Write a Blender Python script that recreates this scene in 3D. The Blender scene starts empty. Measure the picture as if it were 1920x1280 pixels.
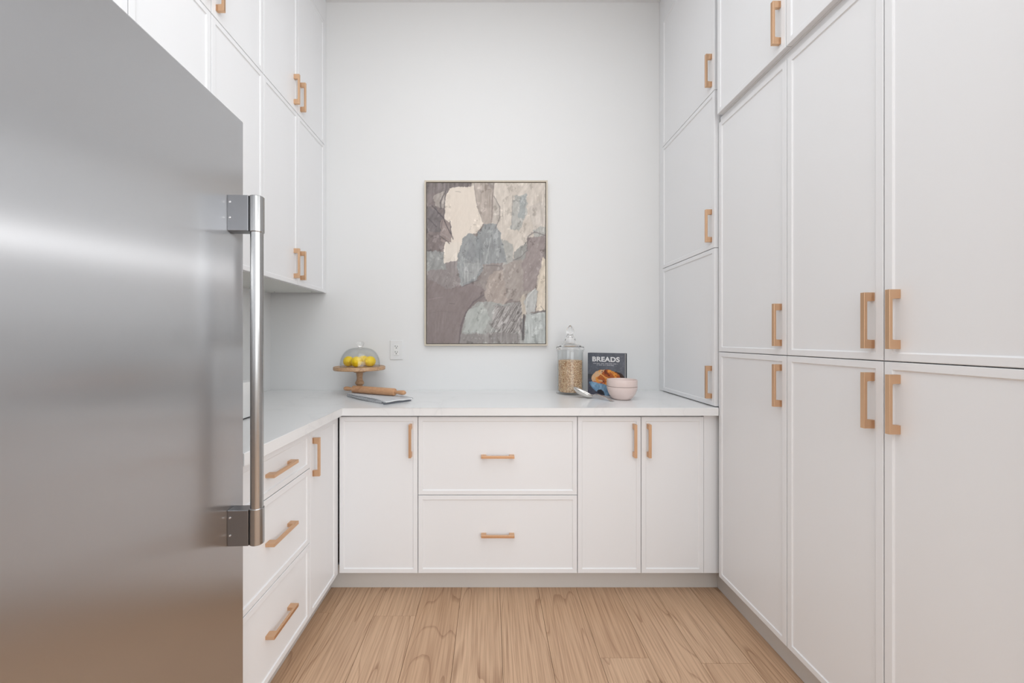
import bpy, bmesh, math, random
import numpy as np
from mathutils import Vector, Matrix, noise
random.seed(4)
PI = math.pi
C = bpy.context.scene.collection
sc = bpy.context.scene

# ------------------------------------------------------------------ camera
F = 715.0; H = 1.24
cam = bpy.data.cameras.new('camera'); cam_o = bpy.data.objects.new('camera', cam); C.objects.link(cam_o)
cam.sensor_width = 36; cam.sensor_fit = 'HORIZONTAL'; cam.lens = F/1920*36
cam.shift_x = 40/1920; cam.shift_y = -5/1920
cam.clip_start = 0.02
cam_o.location = (0, 0, H); cam_o.rotation_euler = (PI/2, 0, 0)
sc.camera = cam_o
# ------------------------------------------------------------------ light
w = bpy.data.worlds.new('world'); sc.world = w; w.use_nodes = True
w.node_tree.nodes['Background'].inputs[0].default_value = (0.93, 0.96, 1.0, 1)
w.node_tree.nodes['Background'].inputs[1].default_value = 1.0
def area(name, loc, rot, sx, sy, power, col=(1, 1, 1)):
    l = bpy.data.lights.new(name, 'AREA'); l.shape = 'RECTANGLE'; l.size = sx; l.size_y = sy
    l.energy = power; l.color = col
    o = bpy.data.objects.new(name, l); C.objects.link(o); o.location = loc; o.rotation_euler = rot
    return o
area('ceiling_light_pantry', (0.05, 0.75, 3.36), (0, 0, 0), 1.5, 1.6, 16, (0.91, 0.96, 1.0))
area('ceiling_light_kitchen', (-0.15, -1.3, 3.36), (0, 0, 0), 1.8, 2.0, 20, (0.91, 0.96, 1.0))
area('rear_fill_light', (1.7, -2.95, 2.0), (PI/2, 0, 0), 3.7, 2.3, 70, (0.895, 0.955, 1.0))  # unseen fill added behind the camera to lift front faces and the left corner
area('side_fill_light', (3.6, -1.1, 2.2), (PI/2, 0, PI/2), 2.4, 1.6, 30, (0.92, 0.965, 1.0))  # unseen fill added on the right, brightens the upper fridge door
area('fridge_streak_light', (2.4, -0.35, 1.92), (PI/2, 0, PI/2), 1.0, 0.05, 15, (1, 1, 1))  # thin unseen strip added to put the streak on the fridge door
vs = sc.view_settings
vs.view_transform = 'Standard'; vs.look = 'None'; vs.gamma = 1; vs.exposure = 0.0
vs.use_curve_mapping = False

# ------------------------------------------------------------------ materials
def lin(c):
    c = c/255.0
    return c/12.92 if c <= 0.04045 else ((c+0.055)/1.055)**2.4
def rgb(r, g, b): return (lin(r), lin(g), lin(b), 1)
def mat(name, col, rough=0.5, metal=0.0, **kw):
    m = bpy.data.materials.new(name); m.use_nodes = True
    b = m.node_tree.nodes['Principled BSDF']
    b.inputs['Base Color'].default_value = col
    b.inputs['Roughness'].default_value = rough
    b.inputs['Metallic'].default_value = metal
    for k, v in kw.items(): b.inputs[k.replace('_', ' ')].default_value = v
    return m
def N(m, t, **kw):
    n = m.node_tree.nodes.new(t)
    for k, v in kw.items(): setattr(n, k, v)
    return n
def L(m, a, b): m.node_tree.links.new(a, b)
def bsdf(m): return m.node_tree.nodes['Principled BSDF']
def coords(m, scale=(1, 1, 1), kind='Object'):
    tc = N(m, 'ShaderNodeTexCoord'); mp = N(m, 'ShaderNodeMapping')
    mp.inputs['Scale'].default_value = scale
    L(m, tc.outputs[kind], mp.inputs['Vector'])
    return mp
def add_bump(m, scale, strength, sc3=(1, 1, 1), detail=3, dist=0.001):
    mp = coords(m, sc3); n = N(m, 'ShaderNodeTexNoise'); n.inputs['Scale'].default_value = scale
    n.inputs['Detail'].default_value = detail
    b = N(m, 'ShaderNodeBump'); b.inputs['Strength'].default_value = strength; b.inputs['Distance'].default_value = dist
    L(m, mp.outputs[0], n.inputs['Vector']); L(m, n.outputs['Fac'], b.inputs['Height']); L(m, b.outputs[0], bsdf(m).inputs['Normal'])
    return n

M_wall = mat('wall_paint', (0.80, 0.80, 0.797, 1), 0.6); add_bump(M_wall, 60, 0.08)
M_ceil = mat('ceiling_paint', (0.86, 0.86, 0.86, 1), 0.8); add_bump(M_ceil, 60, 0.08)
M_cab = mat('cabinet_lacquer', (0.86, 0.86, 0.87, 1), 0.34); add_bump(M_cab, 90, 0.03)
M_cab.node_tree.nodes['Principled BSDF'].inputs['Specular IOR Level'].default_value = 0.4
M_kick = mat('kick_board_shaded', (0.66, 0.63, 0.60, 1), 0.5)  # darker than the cabinets: shade of the recess put into the base colour
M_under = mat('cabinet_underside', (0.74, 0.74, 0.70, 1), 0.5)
M_brass = mat('satin_brass', rgb(222, 184, 150), 0.40, 1.0); add_bump(M_brass, 400, 0.06, (1, 1, 0.05))
M_steel = mat('brushed_steel', (0.53, 0.53, 0.54, 1), 0.16, 1.0, Anisotropic=0.8)
def steel_nodes(m, base, var):
    mp = coords(m, (120, 120, 1.6)); n = N(m, 'ShaderNodeTexNoise'); n.inputs['Scale'].default_value = 5; n.inputs['Detail'].default_value = 5
    L(m, mp.outputs[0], n.inputs['Vector'])
    r = N(m, 'ShaderNodeMapRange'); r.inputs['To Min'].default_value = base-var; r.inputs['To Max'].default_value = base+var
    L(m, n.outputs['Fac'], r.inputs['Value']); L(m, r.outputs[0], bsdf(m).inputs['Roughness'])
    b = N(m, 'ShaderNodeBump'); b.inputs['Strength'].default_value = 0.05; b.inputs['Distance'].default_value = 0.0004
    L(m, n.outputs['Fac'], b.inputs['Height']); L(m, b.outputs[0], bsdf(m).inputs['Normal'])
    # brush lines run vertically: highlights spread sideways, along the face
    t = N(m, 'ShaderNodeCombineXYZ'); t.inputs[1].default_value = 1
    vt = N(m, 'ShaderNodeVectorTransform'); vt.vector_type = 'VECTOR'; vt.convert_from = 'OBJECT'; vt.convert_to = 'WORLD'
    L(m, t.outputs[0], vt.inputs[0]); L(m, vt.outputs[0], bsdf(m).inputs['Tangent'])
    # second, much wider sideways scatter of the brushed grain
    g = N(m, 'ShaderNodeBsdfAnisotropic'); g.inputs['Color'].default_value = (0.53, 0.53, 0.54, 1)
    g.inputs['Roughness'].default_value = 0.30; g.inputs['Anisotropy'].default_value = -0.79
    L(m, vt.outputs[0], g.inputs['Tangent']); L(m, b.outputs[0], g.inputs['Normal'])
    mx = N(m, 'ShaderNodeMixShader'); mx.inputs[0].default_value = 0.6
    L(m, bsdf(m).outputs[0], mx.inputs[1]); L(m, g.outputs[0], mx.inputs[2])
    L(m, mx.outputs[0], m.node_tree.nodes['Material Output'].inputs['Surface'])
steel_nodes(M_steel, 0.19, 0.03)
M_bar = mat('polished_steel', (0.42, 0.42, 0.42, 1), 0.2, 1.0); add_bump(M_bar, 300, 0.05, (1, 1, 0.02))
M_brkt = mat('bracket_steel', (0.27, 0.27, 0.28, 1), 0.32, 1.0)
M_screw = mat('screw_steel', (0.75, 0.75, 0.75, 1), 0.15, 1.0)
M_dark = mat('dark_plastic', (0.03, 0.03, 0.032, 1), 0.4)
M_plate = mat('outlet_plastic', (0.80, 0.80, 0.80, 1), 0.3)
M_glass = mat('clear_glass', (1, 1, 1, 1), 0.0, 0.0, Transmission_Weight=1.0, IOR=1.45)
M_thin = mat('thin_glass', (1, 1, 1, 1), 0.0)
def _():
    m = M_thin; lw = N(m, 'ShaderNodeLayerWeight'); lw.inputs['Blend'].default_value = 0.18
    cr = N(m, 'ShaderNodeMix', data_type='RGBA'); cr.inputs['A'].default_value = (0.985, 0.99, 0.99, 1); cr.inputs['B'].default_value = (0.86, 0.875, 0.875, 1)
    L(m, lw.outputs['Facing'], cr.inputs['Factor'])
    tr = N(m, 'ShaderNodeBsdfTransparent'); L(m, cr.outputs['Result'], tr.inputs[0])
    gl = N(m, 'ShaderNodeBsdfAnisotropic'); gl.inputs['Roughness'].default_value = 0.02
    l2 = N(m, 'ShaderNodeLayerWeight'); l2.inputs['Blend'].default_value = 0.5
    pw = N(m, 'ShaderNodeMath', operation='POWER'); pw.inputs[1].default_value = 5; L(m, l2.outputs['Facing'], pw.inputs[0])
    fr = N(m, 'ShaderNodeMath', operation='MULTIPLY_ADD'); fr.inputs[1].default_value = 0.85; fr.inputs[2].default_value = 0.04; L(m, pw.outputs[0], fr.inputs[0])
    mx = N(m, 'ShaderNodeMixShader'); L(m, fr.outputs[0], mx.inputs[0]); L(m, tr.outputs[0], mx.inputs[1]); L(m, gl.outputs[0], mx.inputs[2])
    L(m, mx.outputs[0], m.node_tree.nodes['Material Output'].inputs['Surface'])
_()
M_silver = mat('spoon_silver', (0.72, 0.70, 0.67, 1), 0.16, 1.0)
M_pink = mat('pink_glaze', rgb(228, 209, 203), 0.35)
M_page = mat('paper', (0.72, 0.70, 0.66, 1), 0.8)
M_spine = mat('book_cloth', rgb(62, 66, 74), 0.5)
M_white = mat('white_enamel', (0.82, 0.82, 0.81, 1), 0.3)
M_print = mat('white_print', (0.78, 0.78, 0.79, 1), 0.5)
M_frame = mat('pale_frame_wood', rgb(206, 196, 180), 0.5)

# quartz
M_quartz = mat('quartz', (0.86, 0.86, 0.86, 1), 0.2)
def _():
    m = M_quartz; mp = coords(m, (1, 1, 1))
    n1 = N(m, 'ShaderNodeTexNoise'); n1.inputs['Scale'].default_value = 1.6; n1.inputs['Detail'].default_value = 8; n1.inputs['Distortion'].default_value = 1.3
    L(m, mp.outputs[0], n1.inputs['Vector'])
    cr = N(m, 'ShaderNodeValToRGB'); e = cr.color_ramp.elements
    e[0].position = 0.44; e[0].color = (0.85, 0.85, 0.85, 1)
    e[1].position = 0.56; e[1].color = (0.85, 0.85, 0.85, 1)
    x = cr.color_ramp.elements.new(0.497); x.color = (0.84, 0.84, 0.838, 1)
    x = cr.color_ramp.elements.new(0.503); x.color = (0.79, 0.79, 0.795, 1)
    x = cr.color_ramp.elements.new(0.51); x.color = (0.83, 0.83, 0.83, 1)
    L(m, n1.outputs['Fac'], cr.inputs[0])
    L(m, cr.outputs[0], bsdf(m).inputs['Base Color'])
_()

# oak planks: colour, grain and cathedral figure, different on every plank
def oak(name, c_dark, c_mid, c_light, rough, per_obj=True, axis_scale=(1, 0.10, 1), ring=16):
    m = mat(name, c_mid, rough)
    tc = N(m, 'ShaderNodeTexCoord'); oi = N(m, 'ShaderNodeObjectInfo')
    mul = N(m, 'ShaderNodeVectorMath', operation='MULTIPLY_ADD')
    comb = N(m, 'ShaderNodeCombineXYZ')
    for i in range(3): L(m, oi.outputs['Random'], comb.inputs[i])
    mul.inputs[1].default_value = (37, 91, 13)
    L(m, comb.outputs[0], mul.inputs[0]); L(m, tc.outputs['Object'], mul.inputs[2])
    mp = N(m, 'ShaderNodeMapping'); mp.inputs['Scale'].default_value = axis_scale
    L(m, mul.outputs[0], mp.inputs['Vector'])
    n1 = N(m, 'ShaderNodeTexNoise'); n1.inputs['Scale'].default_value = 5.0; n1.inputs['Detail'].default_value = 1.5
    L(m, mp.outputs[0], n1.inputs['Vector'])
    mu = N(m, 'ShaderNodeMath', operation='MULTIPLY'); mu.inputs[1].default_value = ring
    L(m, n1.outputs['Fac'], mu.inputs[0])
    fr = N(m, 'ShaderNodeMath', operation='FRACT'); L(m, mu.outputs[0], fr.inputs[0])
    cr = N(m, 'ShaderNodeValToRGB'); e = cr.color_ramp.elements
    e[0].position = 0; e[0].color = (0.55, 0.55, 0.55, 1); e[1].position = 1; e[1].color = (0.1, 0.1, 0.1, 1)
    x = e.new(0.12); x.color = (0, 0, 0, 1)
    x = e.new(0.75); x.color = (0.05, 0.05, 0.05, 1)
    L(m, fr.outputs[0], cr.inputs[0])
    mp2 = N(m, 'ShaderNodeMapping'); mp2.inputs['Scale'].default_value = (axis_scale[0]*160, axis_scale[1]*40, axis_scale[2]*160)
    L(m, mul.outputs[0], mp2.inputs['Vector'])
    n2 = N(m, 'ShaderNodeTexNoise'); n2.inputs['Scale'].default_value = 1; n2.inputs['Detail'].default_value = 4
    L(m, mp2.outputs[0], n2.inputs['Vector'])
    n3 = N(m, 'ShaderNodeTexNoise'); n3.inputs['Scale'].default_value = 14; n3.inputs['Detail'].default_value = 2
    L(m, mp.outputs[0], n3.inputs['Vector'])
    # mix: light <-> dark by grain
    g = N(m, 'ShaderNodeMapRange'); g.inputs['From Min'].default_value = 0.4; g.inputs['From Max'].default_value = 0.75
    g.inputs['To Min'].default_value = 0; g.inputs['To Max'].default_value = 0.6
    L(m, n2.outputs['Fac'], g.inputs['Value'])
    ad = N(m, 'ShaderNodeMath', operation='ADD'); ad.use_clamp = True
    L(m, g.outputs[0], ad.inputs[0]); L(m, cr.outputs[0], ad.inputs[1])
    base = N(m, 'ShaderNodeMix', data_type='RGBA'); base.inputs['A'].default_value = c_mid; base.inputs['B'].default_value = c_light
    pl = N(m, 'ShaderNodeMath', operation='MULTIPLY_ADD'); pl.inputs[1].default_value = 0.55
    L(m, oi.outputs['Random'], pl.inputs[0]); 
    pm = N(m, 'ShaderNodeMath', operation='MULTIPLY'); pm.inputs[1].default_value = 0.5
    L(m, n3.outputs['Fac'], pm.inputs[0]); L(m, pm.outputs[0], pl.inputs[2])
    L(m, pl.outputs[0], base.inputs['Factor'])
    mx = N(m, 'ShaderNodeMix', data_type='RGBA'); mx.inputs['B'].default_value = c_dark
    L(m, ad.outputs[0], mx.inputs['Factor']); L(m, base.outputs['Result'], mx.inputs['A'])
    L(m, mx.outputs['Result'], bsdf(m).inputs['Base Color'])
    bp = N(m, 'ShaderNodeBump'); bp.inputs['Strength'].default_value = 0.12; bp.inputs['Distance'].default_value = 0.0006
    L(m, n2.outputs['Fac'], bp.inputs['Height']); L(m, bp.outputs[0], bsdf(m).inputs['Normal'])
    return m
M_floor = oak('oak_floor', rgb(150, 113, 86), rgb(200, 163, 131), rgb(218, 184, 153), 0.42)
M_beech = oak('beech', rgb(176, 126, 88), rgb(202, 154, 116), rgb(212, 168, 130), 0.45, axis_scale=(0.25, 1, 1), ring=5)
M_acacia = oak('stand_wood', rgb(140, 100, 70), rgb(188, 148, 112), rgb(206, 170, 134), 0.4, axis_scale=(0.5, 1.5, 1.5), ring=6)

# lemon, nuts, towel
M_lemon = mat('lemon_skin', rgb(255, 216, 8), 0.4); add_bump(M_lemon, 220, 0.3)
M_nut = mat('grain_kernels', rgb(226, 190, 148), 0.5)
def _():
    m = M_nut; mp = coords(m, (1, 1, 1)); n = N(m, 'ShaderNodeTexNoise'); n.inputs['Scale'].default_value = 180
    L(m, mp.outputs[0], n.inputs['Vector'])
    cr = N(m, 'ShaderNodeValToRGB'); cr.color_ramp.elements[0].position = 0.35; cr.color_ramp.elements[0].color = rgb(178, 122, 76)
    cr.color_ramp.elements[1].position = 0.62; cr.color_ramp.elements[1].color = rgb(250, 226, 190)
    L(m, n.outputs['Fac'], cr.inputs[0]); L(m, cr.outputs[0], bsdf(m).inputs['Base Color'])
_()
M_towel = mat('striped_cotton', (0.8, 0.8, 0.8, 1), 0.9)
def _():
    m = M_towel; uv = N(m, 'ShaderNodeUVMap'); uv.uv_map = 'UVMap'
    sp = N(m, 'ShaderNodeSeparateXYZ'); L(m, uv.outputs[0], sp.inputs[0])
    def stripes(sock, freq, duty):
        a = N(m, 'ShaderNodeMath', operation='MULTIPLY'); a.inputs[1].default_value = freq; L(m, sock, a.inputs[0])
        f = N(m, 'ShaderNodeMath', operation='FRACT'); L(m, a.outputs[0], f.inputs[0])
        l = N(m, 'ShaderNodeMath', operation='LESS_THAN'); l.inputs[1].default_value = duty; L(m, f.outputs[0], l.inputs[0]); return l
    s = stripes(sp.outputs[0], 190, 0.40)
    mx = N(m, 'ShaderNodeMix', data_type='RGBA'); mx.inputs['A'].default_value = (0.88, 0.88, 0.88, 1); mx.inputs['B'].default_value = rgb(134, 138, 148)
    L(m, s.outputs[0], mx.inputs['Factor'])
    # thin dark band just inside both long edges
    d = N(m, 'ShaderNodeMath', operation='SUBTRACT'); d.inputs[1].default_value = 0.5; L(m, sp.outputs[1], d.inputs[0])
    ab = N(m, 'ShaderNodeMath', operation='ABSOLUTE'); L(m, d.outputs[0], ab.inputs[0])
    g = N(m, 'ShaderNodeMath', operation='COMPARE'); g.inputs[1].default_value = 0.484; g.inputs[2].default_value = 0.006; L(m, ab.outputs[0], g.inputs[0])
    m2 = N(m, 'ShaderNodeMix', data_type='RGBA'); m2.inputs['B'].default_value = rgb(70, 76, 86)
    L(m, g.outputs[0], m2.inputs['Factor']); L(m, mx.outputs['Result'], m2.inputs['A'])
    L(m, m2.outputs['Result'], bsdf(m).inputs['Base Color'])
_()
def vcol_mat(name, rough, bump=0.0):
    m = mat(name, (0.5, 0.5, 0.5, 1), rough); a = N(m, 'ShaderNodeVertexColor'); a.layer_name = 'Col'
    L(m, a.outputs[0], bsdf(m).inputs['Base Color'])
    if bump: add_bump(m, 90, bump, (1, 1, 0.35), 6, 0.002)
    return m
M_paint = vcol_mat('oil_paint', 0.55, 0.5)
M_cover = vcol_mat('printed_cover', 0.4)

# ------------------------------------------------------------------ mesh helpers
def to_obj(name, bm, m, parent=None, smooth=False, loc=None, rot=None):
    me = bpy.data.meshes.new(name)
    bmesh.ops.recalc_face_normals(bm, faces=bm.faces)
    bm.to_mesh(me); bm.free()
    if isinstance(m, (list, tuple)):
        for x in m: me.materials.append(x)
    else: me.materials.append(m)
    if smooth:
        me.polygons.foreach_set('use_smooth', [True]*len(me.polygons))
        try: me.set_sharp_from_angle(angle=math.radians(smooth if smooth > 1 else 40))
        except Exception: pass
    o = bpy.data.objects.new(name, me); C.objects.link(o)
    if parent: o.parent = parent
    if loc is not None: o.location = loc
    if rot is not None: o.rotation_euler = rot
    return o
def tag(o, label, cat, group=None, kind=None):
    o['label'] = label; o['category'] = cat
    if group: o['group'] = group
    if kind: o['kind'] = kind
    return o
def struct(o): o['kind'] = 'structure'; return o
def empty(name, loc, rz=0):
    o = bpy.data.objects.new(name, None); C.objects.link(o); o.location = loc; o.rotation_euler = (0, 0, rz); o.empty_display_size = 0.05
    return o
def bx(bm, x0, x1, y0, y1, z0, z1, bev=0.0):
    vs_ = [bm.verts.new(p) for p in ((x0,y0,z0),(x1,y0,z0),(x1,y1,z0),(x0,y1,z0),(x0,y0,z1),(x1,y0,z1),(x1,y1,z1),(x0,y1,z1))]
    fs = [bm.faces.new([vs_[i] for i in q]) for q in ((0,3,2,1),(4,5,6,7),(0,1,5,4),(1,2,6,5),(2,3,7,6),(3,0,4,7))]
    if bev:
        es = set(e for f in fs for e in f.edges)
        bmesh.ops.bevel(bm, geom=list(es), offset=bev, segments=2, profile=0.5, affect='EDGES')
    return bm
def box(name, x0, x1, y0, y1, z0, z1, m, parent=None, bev=0.0, **k):
    return to_obj(name, bx(bmesh.new(), x0, x1, y0, y1, z0, z1, bev), m, parent, **k)
def lathe_bm(prof, n=48, bm=None, closed=False, M=None):
    bm = bm or bmesh.new(); rings = []
    for r, z in prof:
        if r < 1e-6: rings.append([bm.verts.new((0, 0, z))])
        else: rings.append([bm.verts.new((r*math.cos(2*PI*i/n), r*math.sin(2*PI*i/n), z)) for i in range(n)])
    seq = list(zip(rings, rings[1:])) + ([(rings[-1], rings[0])] if closed else [])
    new = [v for r in rings for v in r]
    for a, b in seq:
        if len(a) == 1 and len(b) == 1: continue
        for i in range(n):
            j = (i+1) % n
            if len(a) == 1: bm.faces.new((a[0], b[j], b[i]))
            elif len(b) == 1: bm.faces.new((a[i], a[j], b[0]))
            else: bm.faces.new((a[i], a[j], b[j], b[i]))
    if M is not None: bmesh.ops.transform(bm, matrix=M, verts=new)
    return bm
def spline(pts, k=6):
    out = []
    P = [pts[0]] + list(pts) + [pts[-1]]
    for i in range(1, len(P)-2):
        p0, p1, p2, p3 = [np.array(q, float) for q in P[i-1:i+3]]
        for s in range(k):
            t = s/k
            out.append(tuple(0.5*((2*p1)+(-p0+p2)*t+(2*p0-5*p1+4*p2-p3)*t*t+(-p0+3*p1-3*p2+p3)*t**3)))
    out.append(tuple(pts[-1])); return out

# ------------------------------------------------------------------ the room
YB = 2.428; XL = -1.40; ZC = 3.381; XR = 1.70
fl = struct(box('floor', XL-0.1, 3.8, -3.1, YB+0.1, -0.10, -0.015, M_dark))
struct(box('wall_back', XL-0.1, XR+0.1, YB, YB+0.1, -0.015, ZC, M_wall))
struct(box('wall_left', XL-0.1, XL, -3.1, YB, -0.015, ZC, M_wall))
struct(box('wall_right', XR, XR+0.1, 0.655, YB, -0.015, ZC, M_wall))
struct(box('wall_right_return', 1.085, 3.7, 0.5, 0.655, 0.0, ZC, M_wall))
struct(box('wall_kitchen_side', 3.7, 3.8, -3.1, 0.655, -0.015, ZC, M_wall))
struct(box('ceiling', XL-0.1, 3.8, -3.1, YB+0.1, ZC, ZC+0.1, M_ceil))
struct(box('wall_rear', XL-0.1, 3.8, -3.2, -3.1, -0.10, ZC+0.1, M_wall))

# floor planks
PW = 0.19
def plank_mesh(name, wd, ln):
    bm = bmesh.new(); bx(bm, 0.0006, wd-0.0006, 0.0006, ln-0.0006, -0.015, 0, 0.0007)
    me = bpy.data.meshes.new(name); bmesh.ops.recalc_face_normals(bm, faces=bm.faces); bm.to_mesh(me); bm.free(); me.materials.append(M_floor); return me
lens = [1.9, 1.3, 0.8, 0.70, 0.72, 0.945, 0.97, 1.6]
pms = {l: plank_mesh('plank', PW, l) for l in lens}
def planks():
    x = 0.045 - 8*PW; col = 0
    near = {5: [1.62], 10: [1.50], 8: [1.555], 12: [1.44], 3: [1.70]}
    while x < 3.68:
        y = YB if x < XR-0.05 else 0.5
        rnd = random.Random(col*7+3)
        ln = {-5: 0.70, -3: 0.72, 2: 0.945, 4: 0.97}.get(col-8, [1.3, 1.9, 1.6][col % 3])
        if x+PW < XL: x += PW; col += 1; continue
        while y > -3.0:
            pl = bpy.data.objects.new('plank', pms[ln]); C.objects.link(pl); pl.parent = fl
            pl.location = (x, y-ln, 0)
            y -= ln; ln = rnd.choice([1.3, 1.9, 0.8, 1.9])
        x += PW; col += 1
planks()

# ------------------------------------------------------------------ cabinet fronts
HL = 0.158
def handle_mesh():
    bm = bmesh.new()
    # vertical pull, centre at origin, door face at y=0, aisle towards -y
    prof = [(-HL/2, 0), (-HL/2, -0.030), (HL/2, -0.030), (HL/2, 0), (HL/2-0.024, 0), (HL/2-0.024, -0.0205), (HL/2-0.0265, -0.0225), (-HL/2+0.0265, -0.0225), (-HL/2+0.024, -0.0205), (-HL/2+0.024, 0)]
    a = [bm.verts.new((-0.006, y, z)) for z, y in prof]; b = [bm.verts.new((0.006, y, z)) for z, y in prof]
    bm.faces.new(a); bm.faces.new(b[::-1])
    for i in range(len(prof)):
        j = (i+1) % len(prof); bm.faces.new((a[i], b[i], b[j], a[j]))
    bmesh.ops.bevel(bm, geom=[e for e in bm.edges], offset=0.0008, segments=2, profile=0.5, affect='EDGES')
    bmesh.ops.triangulate(bm, faces=[f for f in bm.faces if len(f.verts) > 4])
    bmesh.ops.recalc_face_normals(bm, faces=bm.faces)
    me = bpy.data.meshes.new('handle'); bm.to_mesh(me); bm.free(); me.materials.append(M_brass); return me
HM = handle_mesh()
FR = 0.021; REC = 0.0042; TH = 0.020
def front_bm(x0, x1, z0, z1):
    """thin-framed shaker front; face in the plane y=0, thickness TH behind it"""
    bm = bmesh.new()
    def loop(ix, y, c=0): return [bm.verts.new(p) for p in ((x0+ix, y, z0+ix), (x1-ix, y, z0+ix), (x1-ix, y, z1-ix), (x0+ix, y, z1-ix))]
    rings = [loop(0, TH), loop(0, 0.0012), loop(0.0012, 0), loop(FR-0.001, 0), loop(FR, 0.0006), loop(FR+0.0006, REC-0.0015), loop(FR+0.003, REC), ]
    for a, b in zip(rings, rings[1:]):
        for i in range(4):
            j = (i+1) % 4; bm.faces.new((a[i], a[j], b[j], b[i]))
    bm.faces.new(rings[-1]); bm.faces.new(rings[0][::-1])
    return bm
G = 0.0015
def cabinet(name, label, cat, group, loc, rz, wd, depth, z0, z1, fronts, under=False):
    """loc = left end of the front plane seen from the aisle (x, y); fronts: (kind, x0, x1, z0, z1, handle)"""
    t = empty(name, (loc[0], loc[1], z0), rz); tag(t, label, cat, group)
    b = bx(bmesh.new(), 0.0005, wd-0.0005, TH+0.0005, depth, 0, z1-z0)
    body = to_obj('body', b, [M_cab, M_under], t)
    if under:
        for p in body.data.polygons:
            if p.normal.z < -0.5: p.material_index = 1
    for kind, x0, x1, a, c, h in fronts:
        d = to_obj(kind, front_bm(x0+G, x1-G, a+G-z0, c-G-z0), M_cab, t)
        hd = bpy.data.objects.new('handle', HM); C.objects.link(hd); hd.parent = d
        if h == 'h':
            hd.location = ((x0+x1)/2, REC, (a+c)/2-z0); hd.rotation_euler = (0, PI/2, 0)
        else:
            hx = x0+0.034 if h[0] == 'l' else x1-0.034
            hz = (c-0.034-HL/2 if h[1] == 't' else a+0.034+HL/2)-z0
            hd.location = (hx, REC, hz)
    return t
BY = 1.829; ZB0, ZB1 = 0.115, 0.867; CT0, CT1 = 0.8768, 0.914
D = 'door'; W = 'drawer'
# back run (faces -Y)
cabinet('base_cabinet', 'white single-door base cabinet in the left corner under the back counter', 'cabinet', None,
        (-0.7275, BY), 0, 0.3785, YB-BY-0.002, ZB0, CT0, [(D, 0.0, 0.3785, ZB0, ZB1, 'rt')])
cabinet('drawer_cabinet', 'wide white cabinet with two deep drawers under the painting', 'cabinet', None,
        (-0.349, BY), 0, 0.7655, YB-BY-0.002, ZB0, CT0, [(W, 0, 0.7655, 0.4906, ZB1, 'h'), (W, 0, 0.7655, ZB0, 0.4906, 'h')])
cabinet('base_cabinet', 'white two-door base cabinet under the jar and bowls', 'cabinet', None,
        (0.4165, BY), 0, 0.607, YB-BY-0.002, ZB0, CT0, [(D, 0, 0.3055, ZB0, ZB1, 'rt'), (D, 0.3055, 0.607, ZB0, ZB1, 'lt')])
t = box('filler_panel', 1.0245, 1.0985, BY+0.004, BY+0.024, ZB0, CT0, M_cab)
tag(t, 'narrow white filler strip between two-door base cabinet and tall pantry', 'panel')
# left run (faces +X): local x -> +Y
LX = -0.729
cabinet('drawer_cabinet', 'white three-drawer base cabinet beside the fridge', 'cabinet', None,
        (LX, 1.10), PI/2, 0.438, LX-XL-0.002, ZB0, CT0,
        [(W, 0, 0.438, 0.7185, ZB1, 'h'), (W, 0, 0.438, 0.418, 0.7185, 'h'), (W, 0, 0.438, ZB0, 0.418, 'h')])
cabinet('base_cabinet', 'narrow white one-door base cabinet in the left run, next to the corner', 'cabinet', None,
        (LX, 1.538), PI/2, 0.262, LX-XL-0.002, ZB0, CT0, [(D, 0, 0.262, ZB0, ZB1, 'lt')])
t = box('corner_filler_panel', LX-0.03, LX-0.003, 1.8005, 1.8275, ZB0, CT0, M_cab)
tag(t, 'slim white corner filler post between left and back base cabinets', 'panel')

# counter: one L-shaped slab
def counter():
    bm = bmesh.new()
    pts = [(XL+0.001, 1.085), (-0.7012, 1.085), (-0.7012, 1.801), (1.0765, 1.801), (1.0765, 1.815), (XR-0.001, 1.815), (XR-0.001, YB-0.001), (XL+0.001, YB-0.001)]
    a = [bm.verts.new((x, y, CT0+0.0003)) for x, y in pts]; b = [bm.verts.new((x, y, CT1)) for x, y in pts]
    bm.faces.new(a[::-1]); f = bm.faces.new(b)
    for i in range(len(pts)):
        j = (i+1) % len(pts); bm.faces.new((a[i], a[j], b[j], b[i]))
    es = [e for e in f.edges]
    bmesh.ops.bevel(bm, geom=es, offset=0.002, segments=2, profile=0.5, affect='EDGES')
    o = to_obj('countertop', bm, M_quartz)
    tag(o, 'white quartz L-shaped countertop with faint grey veins on the base cabinets', 'countertop')
counter()

# kick boards
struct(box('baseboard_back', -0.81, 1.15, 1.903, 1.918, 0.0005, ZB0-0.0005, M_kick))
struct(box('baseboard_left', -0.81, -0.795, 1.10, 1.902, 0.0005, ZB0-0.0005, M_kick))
struct(box('baseboard_right', 1.131, 1.146, 0.70, 1.902, 0.0005, ZB0-0.0005, M_kick))

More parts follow.
